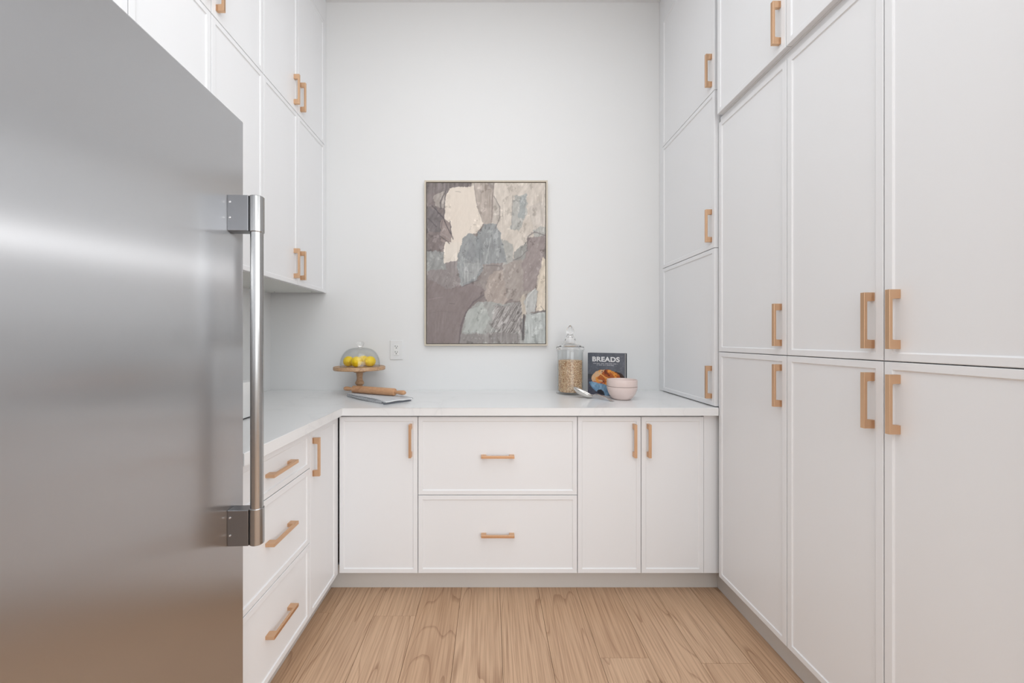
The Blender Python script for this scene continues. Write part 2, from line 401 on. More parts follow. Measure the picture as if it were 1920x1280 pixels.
# left wall cabinets, two tiers (face +X)
UX = -1.045; DL = UX-XL-0.002
ys = [2.398, 2.07, 1.755, 1.427, 1.10]
ZU0, ZU1, ZU2 = 1.530, 2.458, 3.232
def pair(y1, ym, y0, za, zb, label, hv='b', under=False):
    return cabinet('wall_cabinet', label, 'cabinet', 'two-door wall cabinets on the left', (UX, y0), PI/2, y1-y0, DL, za, zb,
        [(D, 0, ym-y0, za, zb, 'r'+hv), (D, ym-y0, y1-y0, za, zb, 'l'+hv)], under)
t = pair(ys[0], ys[1], ys[2], ZU0, ZU1, 'white two-door wall cabinet in lower tier, against the back wall corner', under=True)
for lx, ly in ((0.60, 0.06), (0.60, 0.29)):
    to_obj('screw', lathe_bm([(0, 0), (0.004, 0), (0.004, -0.0012), (0, -0.0016)], 14), M_brkt, t, 30, (lx, ly, -0.0002))
pair(ys[2], ys[3], ys[4], ZU0, ZU1, 'white two-door wall cabinet in lower tier, partly behind the fridge', under=True)
pair(ys[0], ys[1], ys[2], ZU1, ZU2, 'white two-door wall cabinet at ceiling, against the back wall corner')
pair(ys[2], ys[3], ys[4], ZU1, ZU2, 'white two-door wall cabinet at ceiling, second from the back wall')
pair(ys[4], 0.77, 0.44, 1.93, ZU1, 'white two-door cabinet directly above the fridge')
pair(ys[4], 0.77, 0.44, ZU1, ZU2, 'white two-door cabinet at ceiling above the fridge')
t = box('filler_panel', XL+0.002, UX-0.001, 0.44, YB-0.001, ZU2+0.002, ZC-0.001, M_cab)
tag(t, 'white filler board between left wall cabinets and ceiling', 'panel')
t = box('filler_panel', UX-0.02, UX-0.001, ys[0]+0.001, YB-0.001, ZU0, ZU2+0.001, M_cab)
tag(t, 'slim white scribe strip between left wall cabinets and back wall', 'panel')
# right: counter-standing tall cabinet (faces -X): local x -> -Y
GX = 1.068; ZT = 3.214
t = cabinet('counter_cabinet', 'tall white cabinet with three stacked doors standing on the right end of the counter', 'cabinet', None,
        (GX, 2.375), -PI/2, 2.375-1.818, XR-GX-0.002, CT1+0.003, ZT,
        [(D, 0, 0.557, CT1+0.003, 1.675, 'rb'), (D, 0, 0.557, 1.675, 2.428, 'rb'), (D, 0, 0.557, 2.428, ZT, 'rb')])
t = box('filler_panel', 1.0745, 1.095, 2.377, YB-0.001, CT1+0.001, ZC-0.001, M_cab)
tag(t, 'slim white scribe strip between right counter cabinet and back wall', 'panel')
t = box('filler_panel', 1.072, XR-0.002, 0.70, 2.376, ZT+0.003, ZC-0.001, M_cab)
tag(t, 'white filler board between right cabinets and ceiling', 'panel')
# pantry
PX = 1.080; PU = 1.058; ZM = 1.179; ZP1 = 2.262; ZQ0 = 2.285
w1 = 1.806-1.391
cabinet('pantry_cabinet', 'tall white pantry unit with one column of doors, next to the counter end', 'cabinet', None,
        (PX, 1.806), -PI/2, w1, XR-PX-0.002, ZB0, ZP1, [(D, 0, w1, ZB0, ZM, 'rt'), (D, 0, w1, ZM, ZP1, 'rb')])
cabinet('pantry_cabinet', 'tall white pantry unit with paired doors and facing brass handles, nearest on the right', 'cabinet', None,
        (PX, 1.391), -PI/2, 0.688, XR-PX-0.002, ZB0, ZP1,
        [(D, 0, 0.343, ZB0, ZM, 'rt'), (D, 0.343, 0.688, ZB0, ZM, 'lt'), (D, 0, 0.343, ZM, ZP1, 'rb'), (D, 0.343, 0.688, ZM, ZP1, 'lb')])
t = box('filler_panel', PX+0.006, XR-0.003, 0.703, 1.80, ZP1+0.001, ZQ0-0.0005, M_cab)
tag(t, 'thin white rail between pantry doors and the cabinets above', 'panel')
cabinet('wall_cabinet', 'white single-door cabinet above the pantry column next to the counter end', 'cabinet', None,
        (PU, 1.782), -PI/2, 1.782-1.367, XR-PU-0.002, ZQ0, ZT, [(D, 0, 0.415, ZQ0, ZT, 'rb')])
cabinet('wall_cabinet', 'white two-door cabinet above the nearest right pantry unit', 'cabinet', None,
        (PU, 1.367), -PI/2, 0.664, XR-PU-0.002, ZQ0, ZT, [(D, 0, 0.332, ZQ0, ZT, 'rb'), (D, 0.332, 0.664, ZQ0, ZT, 'lb')])

t = box('end_panel', PU+0.002, XR-0.002, 0.66, 0.70, 0.0, ZC-0.001, M_cab)
tag(t, 'white full-height end panel closing the near side of the right pantry', 'panel')
# ------------------------------------------------------------------ fridge
def fridge():
    t = empty('refrigerator', (-0.700, 1.080, 0.0), math.radians(2.6))
    tag(t, 'large stainless steel upright refrigerator with a vertical bar handle, left foreground', 'refrigerator')
    box('body', -0.655, -0.062, -0.855, -0.005, 0.012, 1.840, M_brkt, t, 0.003)
    box('door', -0.056, 0.0, -0.86, 0.0, 0.11, 1.853, M_steel, t, 0.0035)
    box('gasket', -0.0619, -0.0562, -0.85, -0.01, 0.12, 1.84, M_dark, t)
    box('kick_grille', -0.10, -0.063, -0.85, -0.01, 0.0, 0.10, M_dark, t)
    hy = -0.056; hx = 0.068
    z0, z1 = 0.690, 1.622
    h = to_obj('handle', lathe_bm([(0, z0+0.05), (0.0158, z0+0.05), (0.0158, z1-0.05), (0, z1-0.05)], 40), M_bar, t, 45, (hx, hy, 0))
    for a, b in ((z0, z0+0.097), (z1-0.097, z1)):
        to_obj('bracket', bx(bmesh.new(), 0.0003-hx, -0.014, -0.0165, 0.0165, a+0.001, b-0.001, 0.0012), M_brkt, h)
        to_obj('collar', lathe_bm([(0, a), (0.0165, a), (0.0180, a+0.0015), (0.0180, b-0.0015), (0.0165, b), (0, b)], 40), M_bar, h, 28)
        for zz in (a+0.030, b-0.020) if a < 1 else (a+0.036, b-0.020):
            s = lathe_bm([(0, 0), (0.0032, 0), (0.0028, 0.0012), (0.0012, 0.0016), (0.0010, 0.0008), (0, 0.0008)], 14, M=Matrix.Translation((-0.060, -0.0165, zz)) @ Matrix.Rotation(PI/2, 4, 'X'))
            to_obj('screw', s, M_screw, h, 30)
fridge()

# ------------------------------------------------------------------ countertop things
def px_at(px, Y): return (px-920)*Y/F
# painting ---------------------------------------------------------
def fbm(X, Y, seed, octs=4, base=4.0):
    """cheap tiled value noise on arrays, 0..1"""
    rs = np.random.RandomState(seed); out = np.zeros_like(X); amp = 1; tot = 0; f = base
    for _ in range(octs):
        n = 64; g = rs.rand(n, n)
        x = X*f; y = Y*f; xi = np.floor(x).astype(int); yi = np.floor(y).astype(int); fx = x-xi; fy = y-yi
        fx = fx*fx*(3-2*fx); fy = fy*fy*(3-2*fy)
        a = g[yi % n, xi % n]; b = g[yi % n, (xi+1) % n]; c = g[(yi+1) % n, xi % n]; d = g[(yi+1) % n, (xi+1) % n]
        out += amp*((a*(1-fx)+b*fx)*(1-fy)+(c*(1-fx)+d*fx)*fy); tot += amp; amp *= 0.55; f *= 2.1
    return out/tot
def inside(X, Y, poly):
    r = np.zeros(X.shape, bool); n = len(poly)
    for i in range(n):
        x1, y1 = poly[i]; x2, y2 = poly[(i+1) % n]
        if y1 == y2: continue
        c = ((y1 > Y) != (y2 > Y)) & (X < (x2-x1)*(Y-y1)/(y2-y1)+x1); r ^= c
    return r
def seg_dist(X, Y, a, b):
    ax, ay = a; bx_, by = b; dx, dy = bx_-ax, by-ay
    t = np.clip(((X-ax)*dx+(Y-ay)*dy)/(dx*dx+dy*dy), 0, 1)
    return np.hypot(X-ax-t*dx, Y-ay-t*dy)
def srgb2lin(A):
    A = np.clip(A, 0, 255)/255.0
    return np.where(A <= 0.04045, A/12.92, ((A+0.055)/1.055)**2.4)
def grid_obj(name, wd, ht, nx, ny, colfn, m, parent, loc):
    """upright flat grid facing -y; colfn(u, v) with v measured downwards, sRGB 0..255"""
    u = np.linspace(0, 1, nx); v = np.linspace(0, 1, ny); U, V = np.meshgrid(u, v)
    col = srgb2lin(colfn(U, V))
    co = np.stack([U*wd-wd/2, np.zeros_like(U), (1-V)*ht], -1).reshape(-1, 3)
    idx = np.arange(nx*ny).reshape(ny, nx)
    f = np.stack([idx[1:, :-1], idx[1:, 1:], idx[:-1, 1:], idx[:-1, :-1]], -1).reshape(-1, 4)
    me = bpy.data.meshes.new(name); me.vertices.add(len(co)); me.vertices.foreach_set('co', co.ravel())
    me.loops.add(f.size); me.loops.foreach_set('vertex_index', f.ravel())
    me.polygons.add(len(f)); me.polygons.foreach_set('loop_start', np.arange(len(f))*4)
    me.update(calc_edges=True); me.validate()
    a = me.color_attributes.new('Col', 'FLOAT_COLOR', 'POINT')
    a.data.foreach_set('color', np.concatenate([col, np.ones(U.shape+(1,))], -1).reshape(-1).astype(np.float32))
    me.materials.append(m)
    o = bpy.data.objects.new(name, me); C.objects.link(o); o.parent = parent; o.location = loc
    return o
def painting_cols(U, V):
    X = 68+U*854; Y = 78+V*1147
    wx = (fbm(U*1.0, V*1.3, 1, 5, 9)-0.5)*46; wy = (fbm(U, V*1.3, 2, 5, 9)-0.5)*46
    wx = wx+(fbm(U, V*1.3, 5, 3, 42)-0.5)*26; wy = wy+(fbm(U, V*1.3, 6, 3, 42)-0.5)*30
    Xw = X+wx; Yw = Y+wy
    col = np.zeros(X.shape+(3,)); col[:] = (131, 122, 121)
    def P(poly, c, warp=1.0, a=1.0):
        k = inside(X+wx*warp, Y+wy*warp, poly)
        col[k] = col[k]*(1-a)+np.array(c)*a
        return k
    P([(60,880),(500,880),(330,1230),(60,1230)], (122,113,113))
    P([(60,700),(330,700),(420,800),(500,850),(440,900),(340,1010),(300,1230),(60,1230)], (126,115,116), 0.6)
    P([(60,640),(330,640),(330,800),(200,830),(60,760)], (133,126,127))
    P([(60,540),(200,540),(200,690),(60,700)], (137,139,140))
    P([(60,60),(390,60),(370,105),(230,115),(200,190),(60,200)], (115,107,108), 0.8)
    P([(60,160),(200,150),(190,340),(240,350),(230,520),(190,560),(60,560)], (118,108,109))
    P([(60,250),(150,260),(190,330),(170,420),(60,430)], (108,102,105))
    P([(170,340),(245,345),(235,510),(170,490)], (139,126,124), 0.5)
    P([(110,170),(205,130),(195,260),(120,240)], (150,142,138), 0.8)
    P([(385,60),(940,60),(940,470),(850,440),(800,520),(690,640),(600,600),(550,400),(430,370)], (190,181,172), 0.6)
    P([(230,110),(420,100),(430,200),(470,370),(430,440),(350,460),(300,560),(290,620),(200,650),(190,520),(240,500),(250,360),(190,330),(205,180)], (206,195,184), 0.5)
    P([(195,500),(310,500),(285,640),(190,655)], (205,196,186), 0.6)
    P([(400,60),(550,60),(545,360),(480,380),(430,250)], (164,153,146), 0.3)
    P([(480,60),(550,60),(540,130)], (146,138,134), 0.4)
    P([(550,180),(590,240),(590,330),(565,400),(540,380)], (170,162,155), 0.3)
    P([(700,170),(780,150),(800,300),(740,420),(680,410),(680,290)], (163,163,160), 0.8)
    P([(730,170),(780,160),(780,330),(720,330)], (145,150,151), 0.9)
    P([(800,250),(920,200),(925,440),(850,430)], (184,176,169), 0.8)
    P([(680,410),(780,430),(800,520),(700,560)], (196,187,178), 1.2)
    P([(600,480),(690,520),(690,680),(620,700)], (160,160,157), 0.8)
    P([(700,560),(790,500),(800,620),(690,650)], (140,140,138), 0.8)
    P([(840,410),(925,380),(925,470),(850,460)], (158,158,155), 0.9)
    P([(500,730),(640,690),(720,760),(700,900),(620,940),(500,930),(480,860)], (157,145,139), 0.9)
    P([(620,660),(800,610),(860,700),(840,850),(760,920),(640,900)], (151,142,138), 1)
    P([(800,460),(925,450),(905,640),(880,690),(860,850),(770,860),(760,640),(790,560)], (139,128,128), 0.9)
    P([(480,370),(560,370),(600,440),(620,520),(640,640),(560,660),(500,660),(450,740),(400,790),(320,820),(290,700),(290,600),(330,470),(370,440),(430,460)], (135,139,142), 0.55)
    P([(330,640),(450,650),(440,740),(330,800)], (148,151,153), 0.8)
    P([(380,470),(420,520),(400,640),(340,620)], (127,131,135), 0.7)
    P([(440,420),(470,520),(460,640),(410,600)], (128,133,137), 0.6)
    P([(470,660),(600,660),(590,700),(520,740),(490,850),(460,820)], (140,132,130), 0.8)
    P([(900,600),(925,620),(925,990),(860,1000),(860,850),(880,690)], (196,184,168), 0.5)
    P([(440,920),(520,930),(620,940),(740,930),(770,1100),(770,1230),(310,1230),(330,1090),(370,980)], (147,148,147), 0.45)
    P([(350,990),(480,930),(520,1050),(470,1150),(340,1140)], (160,165,163), 0.9)
    P([(560,960),(740,930),(760,1150),(600,1160),(520,1100)], (136,132,132), 1.1)
    P([(320,1150),(740,1160),(740,1230),(310,1230)], (134,130,130), 1.0)
    P([(740,900),(780,870),(780,1010),(750,1040)], (178,168,156), 0.7)
    P([(850,830),(870,850),(850,1000),(790,1020),(770,930),(800,870)], (168,170,170), 0.5)
    P([(775,1020),(925,1000),(925,1230),(770,1230)], (165,171,171), 0.4)
    # hatching streaks and dry-brush
    ang = [(14, 1.2, 3), (60, 6, 7)]
    s1 = fbm(U*9, V*1.1, 11, 4, 9)-0.5
    s2 = fbm((U*0.8+V*0.6)*9, (V-U)*1.2, 12, 4, 7)-0.5
    s3 = fbm(U*3, V*3, 13, 5, 12)-0.5
    mask = np.clip((fbm(U, V, 14, 3, 4)-0.42)*5, 0, 1)
    smooth_zone = inside(X, Y, [(230,120),(420,110),(430,300),(300,560),(200,640),(200,500),(250,350)]).astype(float)
    low = inside(Xw, Yw, [(60,820),(480,820),(320,1230),(60,1230)]).astype(float)
    k = (1-0.75*smooth_zone)*(1-0.5*low)
    tex = (s1*60*mask + s2*26*(1-mask) + s3*24)*k
    col += tex[..., None]
    rough = ((fbm(U, V, 21, 4, 30) > 0.69) & (k > 0.5))
    col[rough] += 16
    rough = ((fbm(U, V, 23, 4, 26) < 0.30) & (k > 0.5))
    col[rough] -= 20
    scr = inside(Xw, Yw, [(540,960),(740,940),(750,1150),(530,1160)])
    st = fbm((U*0.86+V*0.7)*16, (V*0.86-U*0.5)*2, 31, 3, 10)
    col[scr & (st > 0.6)] += 30; col[scr & (st < 0.4)] -= 25
    def line(pts, c, wdt, a=0.8):
        for p, q in zip(pts, pts[1:]):
            d = seg_dist(X+wx*0.25, Y+wy*0.25, p, q); k_ = np.clip(1-d/wdt, 0, 1)**0.6*a
            col[:] = col*(1-k_[..., None])+np.array(c)*k_[..., None]
    line([(480,875),(400,930),(350,1000),(315,1100),(303,1225)], (96,86,92), 7)
    line([(208,90),(200,180),(185,330)], (98,92,96), 5)
    line([(105,240),(190,330),(258,480)], (70,64,70), 5)
    line([(75,330),(140,390)], (80,74,80), 5)
    line([(180,345),(178,400)], (90,84,88), 4); line([(240,350),(242,450)], (90,84,88), 4)
    line([(165,455),(230,510)], (86,80,84), 5); line([(180,440),(240,480)], (150,142,140), 4)
    line([(200,140),(165,220),(170,260)], (84,78,82), 7)
    line([(548,80),(542,170),(530,380)], (112,102,102), 4)
    line([(405,80),(430,230),(470,360)], (130,122,120), 4, 0.6)
    line([(552,175),(592,250),(592,330),(560,405)], (105,100,102), 4)
    line([(690,170),(680,300),(682,410)], (128,126,126), 4, 0.6)
    line([(530,470),(490,650)], (166,170,172), 5, 0.7); line([(560,415),(520,560)], (120,124,128), 4, 0.6)
    line([(690,632),(740,610),(790,560),(800,470)], (96,90,94), 4, 0.6)
    line([(800,460),(845,425),(920,455)], (100,94,98), 6, 0.6)
    line([(330,820),(440,770)], (100,98,104), 5, 0.6)
    line([(765,1020),(760,1200)], (62,58,64), 8, 0.8)
    line([(740,1100),(768,1190)], (80,76,80), 9, 0.6)
    line([(780,1020),(790,900),(850,830)], (206,206,202), 4, 0.7); line([(870,850),(850,1000)], (110,108,110), 3, 0.6)
    line([(820,1018),(915,995)], (92,90,92), 4, 0.8); line([(890,960),(915,1000)], (92,90,92), 3, 0.7)
    line([(895,640),(862,840)], (160,150,142), 4, 0.6)
    line([(80,912),(180,895)], (150,136,138), 4, 0.6); line([(230,940),(270,942)], (96,88,90), 4, 0.6)
    line([(80,1010),(180,995),(290,1010)], (112,104,106), 3, 0.5)
    line([(70,562),(100,560)], (80,76,82), 4)
    line([(500,668),(590,672)], (96,90,92), 6, 0.5)
    line([(350,710),(390,715)], (110,112,116), 5, 0.5); line([(360,640),(410,655)], (112,112,116), 4, 0.5)
    line([(275,140),(310,143)], (150,142,136), 4, 0.6)
    line([(850,1212),(905,1216)], (140,140,140), 2.5, 0.6)
    col[..., 0] += 2; col[..., 2] -= 3
    mean = col.mean(-1, keepdims=True); col = mean+0.82*(col-mean)
    return col*1.09
def painting():
    t = empty('framed_painting', (-0.029, YB-0.001, 1.197)); tag(t, 'large abstract oil painting in greys, mauve and cream hung on the back wall', 'painting')
    Wd, Ht = 0.776, 1.040; dp = 0.028; fw = 0.010
    bm = bmesh.new()
    bx(bm, -Wd/2, Wd/2, -dp, 0, 0, fw); bx(bm, -Wd/2, Wd/2, -dp, 0, Ht-fw, Ht)
    bx(bm, -Wd/2, -Wd/2+fw, -dp, 0, fw, Ht-fw); bx(bm, Wd/2-fw, Wd/2, -dp, 0, fw, Ht-fw)
    to_obj('frame', bm, M_frame, t)
    box('backing', -Wd/2+fw+0.0005, Wd/2-fw-0.0005, -0.012, -0.004, fw+0.0005, Ht-fw-0.0005, M_dark, t)
    cw, ch = Wd-2*fw-0.008, Ht-2*fw-0.008
    cv = grid_obj('canvas', cw, ch, 300, 400, painting_cols, M_paint, t, (0, -0.0225, fw+0.004))
    s = box('stretcher', -cw/2, cw/2, -0.022, -0.0122, fw+0.004, fw+0.004+ch, M_dark, t)
painting()

# outlet -------------------------------------------------------------
def outlet():
    X = -0.599; Z = 1.170
    t = empty('wall_outlet', (X, YB-0.0005, Z)); tag(t, 'white double electrical outlet on the back wall between cake stand and painting', 'outlet')
    box('cover_plate', -0.040, 0.040, -0.006, 0, -0.0615, 0.0615, M_plate, t, 0.0022)
    r = box('receptacle', -0.0175, 0.0175, -0.0082, -0.0061, -0.0345, 0.0345, M_white, t, 0.0008)
    for s in (-1, 1):
        zc = 0.018*s
        for dx, hh in ((-0.0065, 0.0045), (0.0065, 0.0035)):
            box('slot', dx-0.0014, dx+0.0014, -0.0088, -0.0079, zc+0.001, zc+0.001+hh*2, M_dark, r)
        to_obj('ground_hole', lathe_bm([(0, 0), (0.003, 0), (0.003, 0.0010), (0, 0.0010)], 14, M=Matrix.Translation((0, -0.0078, zc-0.006)) @ Matrix.Rotation(PI/2, 4, 'X')), M_dark, r)
        to_obj('screw', lathe_bm([(0, 0), (0.003, 0), (0.0022, 0.0012), (0, 0.0014)], 14, M=Matrix.Translation((0, -0.0061, 0.0505*s)) @ Matrix.Rotation(PI/2, 4, 'X')), M_plate, t, 30)
outlet()

# cake stand, dome, lemons -------------------------------------------
CSX, CSY = -0.777, 2.262
def cake_stand():
    t = empty('cake_stand', (CSX, CSY, CT1)); tag(t, 'turned wooden pedestal cake stand near the left corner of the counter', 'cake stand')
    zt = 0.1635
    pl = lathe_bm([(0, zt-0.021), (0.1435, zt-0.021), (0.1465, zt-0.018), (0.147, zt-0.004), (0.144, zt), (0.138, zt+0.0003), (0.136, zt-0.002), (0, zt-0.002)], 72)
    to_obj('plate', pl, M_acacia, t, 40)
    pr = spline([(0.040, zt-0.0215), (0.039, zt-0.030), (0.030, zt-0.036), (0.021, zt-0.038), (0.0185, zt-0.050), (0.0165, zt-0.066), (0.018, zt-0.080), (0.0245, zt-0.094), (0.0255, zt-0.101), (0.021, zt-0.108), (0.0165, zt-0.114), (0.022, zt-0.124), (0.038, 0.018), (0.046, 0.010), (0.046, 0.0005)], 5)
    to_obj('pedestal', lathe_bm([(0, zt-0.0215)]+pr+[(0, 0.0005)], 48), M_acacia, t, 50)
cake_stand()
def dome():
    zb = CT1+0.1635-0.0015
    t = empty('glass_dome', (CSX+0.003, CSY, zb)); tag(t, 'clear glass dome with round knob over the lemons on the cake stand', 'glass dome')
    R = 0.1135; h = 0.112
    o = [(R, 0.0), (R, 0.006)] + [(R*math.cos(a)**0.62, 0.006+(h-0.006)*math.sin(a)) for a in np.linspace(0.05, PI/2-0.12, 18)]
    r_in = [(max(r-0.003, 0), z-(0.003 if z > 0.05 else 0.0)) for r, z in o]
    prof = o + [(0, h)] + [(0, h-0.003)] + r_in[::-1]
    d = to_obj('dome', lathe_bm(prof, 64, closed=True), M_thin, t, 50)
    kn = spline([(0.012, h-0.0005), (0.0115, h+0.006), (0.017, h+0.012), (0.0215, h+0.020), (0.0215, h+0.030), (0.015, h+0.036)], 4)
    to_obj('knob', lathe_bm([(0, h+0.0003)]+kn+[(0, h+0.037)], 40), M_glass, t, 50)
dome()
def lemon_mesh():
    bm = bmesh.new()
    prof = [(0, -0.044), (0.004, -0.043), (0.007, -0.038), (0.015, -0.032), (0.0245, -0.019), (0.0285, 0), (0.0255, 0.018), (0.016, 0.031), (0.008, 0.036), (0.0045, 0.040), (0, 0.0405)]
    lathe_bm(spline(prof, 3), 28, bm)
    for v in bm.verts:
        v.co = Vector((v.co.x*1.08, v.co.y*1.08, v.co.z))*(1+0.02*noise.noise(v.co*60))
    me = bpy.data.meshes.new('lemon'); bmesh.ops.remove_doubles(bm, verts=bm.verts, dist=1e-6); bmesh.ops.recalc_face_normals(bm, faces=bm.faces); bm.to_mesh(me); bm.free(); me.materials.append(M_lemon)
    me.polygons.foreach_set('use_smooth', [True]*len(me.polygons)); return me
LM = lemon_mesh()
zl = CT1+0.1635-0.002+0.0312
for dx, dy, rot, lab in ((-0.064, -0.005, (PI/2, 0, 0.35), 'left-hand lemon on the cake stand under the glass dome'),
                         (-0.001, -0.050, (PI/2, 0, 0.10), 'middle lemon on the cake stand, end pointing forward'),
                         (0.064, -0.008, (PI/2, 0, -0.35), 'right-hand lemon on the cake stand under the glass dome'),
                         (0.0, 0.062, (PI/2, 0, 1.5), 'rear lemon on the cake stand, behind the middle one')):
    o = bpy.data.objects.new('lemon', LM); C.objects.link(o); o.location = (CSX+dx, CSY+dy, zl); o.rotation_euler = rot
    tag(o, lab, 'lemon', 'lemons under the glass dome')

# towel ---------------------------------------------------------------
TA = np.array([-0.815, 2.145]); TB = np.array([-0.520, 1.872]); TW = np.array([0.113, 0.124])
def towel():
    e1 = TB-TA; L1 = np.linalg.norm(e1); e1 = e1/L1; e2 = TW/np.linalg.norm(TW); W2 = np.linalg.norm(TW)
    # cross path along the long direction: four layers
    path = []
    def run(u0, u1, z, n=22):
        for i in range(n): path.append((u0+(u1-u0)*i/(n-1), z))
    def turn(u, z0, z1, side, n=7):
        r = (z1-z0)/2
        for i in range(1, n): a = PI*i/n; path.append((u+side*r*1.6*math.sin(a), z0+r*(1-math.cos(a))))
    run(L1-0.02, 0.008, 0.0022); turn(0.008, 0.0022, 0.0085, -1)
    run(0.008, L1-0.035, 0.0085); turn(L1-0.035, 0.0085, 0.0135, 1)
    run(L1-0.035, 0.012, 0.0135); turn(0.012, 0.0135, 0.0195, -1)
    run(0.012, L1, 0.0195)
    nw = 26; bm = bmesh.new(); uvl = bm.loops.layers.uv.new('UVMap'); rows = []
    acc = 0; ss = []
    for i, p in enumerate(path):
        if i: acc += math.hypot(p[0]-path[i-1][0], p[1]-path[i-1][1])
        ss.append(acc)
    for i, (u, z) in enumerate(path):
        row = []
        for j in range(nw):
            v = j/(nw-1)
            lay = z/0.02
            off = 0.004*math.sin(u*17+lay*3)*(1-v*0.4) + 0.003*math.sin(lay*9)
            zz = z + 0.0012*noise.noise(Vector((u*22, v*4, lay*2)))
            if lay > 0.9:
                zz += 0.0022*max(0, noise.noise(Vector((u*14, v*3, 5)))) - 0.006*max(0, (u/L1-0.72)/0.28)
            elif lay > 0.6: zz -= 0.004*max(0, (u/L1-0.72)/0.28)
            p = TA + e1*u + e2*(v*W2+off)
            row.append(bm.verts.new((p[0], p[1], CT1+max(zz, 0.0016))))
        rows.append(row)
    for i in range(len(rows)-1):
        for j in range(nw-1):
            f = bm.faces.new((rows[i][j], rows[i+1][j], rows[i+1][j+1], rows[i][j+1]))
            for lp, (a, b) in zip(f.loops, ((i, j), (i+1, j), (i+1, j+1), (i, j+1))): lp[uvl].uv = (ss[a]/1.6*1.0, b/(nw-1))
    o = to_obj('dish_towel', bm, M_towel, smooth=80)
    s = o.modifiers.new('thickness', 'SOLIDIFY'); s.thickness = 0.0036; s.offset = 0
    tag(o, 'folded white and grey striped dish towel under the rolling pin', 'towel')
towel()
# rolling pin ---------------------------------------------------------
def pin():
    a = Vector((-0.775+0.0, 2.150, 0)); b = Vector((-0.508, 2.028, 0))
    d = (b-a); Ln = d.length; rz = math.atan2(d.y, d.x)
    zc = CT1+0.0235+0.0195
    t = empty('rolling_pin', ((a.x+b.x)/2, (a.y+b.y)/2, zc-0.0195), rz); tag(t, 'pale wooden rolling pin lying across the folded towel', 'rolling pin')
    R = 0.0198; h = Ln/2
    RM = Matrix.Translation((0, 0, 0.0195)) @ Matrix.Rotation(PI/2, 4, 'Y')
    to_obj('barrel', lathe_bm([(0, -h), (R-0.006, -h), (R-0.001, -h+0.003), (R, -h+0.008), (R, h-0.008), (R-0.001, h-0.003), (R-0.006, h), (0, h)], 40, M=RM), M_beech, t, 40)
    for s in (-1, 1):
        pr = spline([(0.0068, 0.0), (0.0075, 0.006), (0.0095, 0.020), (0.0118, 0.040), (0.0115, 0.056), (0.0075, 0.066)], 4)
        m = RM @ (Matrix.Translation((0, 0, h+0.0003)) if s > 0 else Matrix.Translation((0, 0, -h-0.0003)) @ Matrix.Rotation(PI, 4, 'X'))
        to_obj('pin_handle', lathe_bm([(0, 0)]+pr+[(0, 0.068)], 28, M=m), M_beech, t, 40)
pin()

# jar of kernels ------------------------------------------------------
JX, JY = 0.473, 2.268
def jar():
    t = empty('glass_jar', (JX, JY, CT1)); tag(t, 'tall clear glass apothecary jar with pointed lid, left of the cookbook', 'jar')
    R = 0.0755; ZT_ = 0.262
    out = [(0, 0.0005), (0.0800, 0.0005), (0.0820, 0.003), (0.0820, 0.007), (0.0775, 0.0105), (R, 0.014), (R, ZT_-0.012), (R+0.004, ZT_-0.009), (R+0.0045, ZT_-0.002), (R+0.002, ZT_)]
    inn = [(R-0.003, ZT_), (R-0.003, 0.018), (R-0.008, 0.013), (0, 0.012)]
    to_obj('jar_body', lathe_bm(out+inn, 64), M_thin, t, 40)
    z = ZT_+0.0004
    o = [(0.060, z), (0.0805, z+0.0005), (0.0825, z+0.006), (0.081, z+0.013), (0.079, z+0.017)] + spline([(0.072, z+0.021), (0.055, z+0.029), (0.040, z+0.038), (0.033, z+0.052), (0.027, z+0.072), (0.0195, z+0.088), (0.0175, z+0.092), (0.0225, z+0.100), (0.0235, z+0.110), (0.019, z+0.125), (0.010, z+0.139), (0.003, z+0.1445)], 4) + [(0, z+0.145)]
    i_ = [(0, z+0.078)] + spline([(0.018, z+0.070), (0.028, z+0.052), (0.035, z+0.036), (0.050, z+0.026), (0.060, z+0.020)], 3)
    to_obj('lid', lathe_bm(o+i_, 56, closed=True), M_glass, t, 50)
jar()
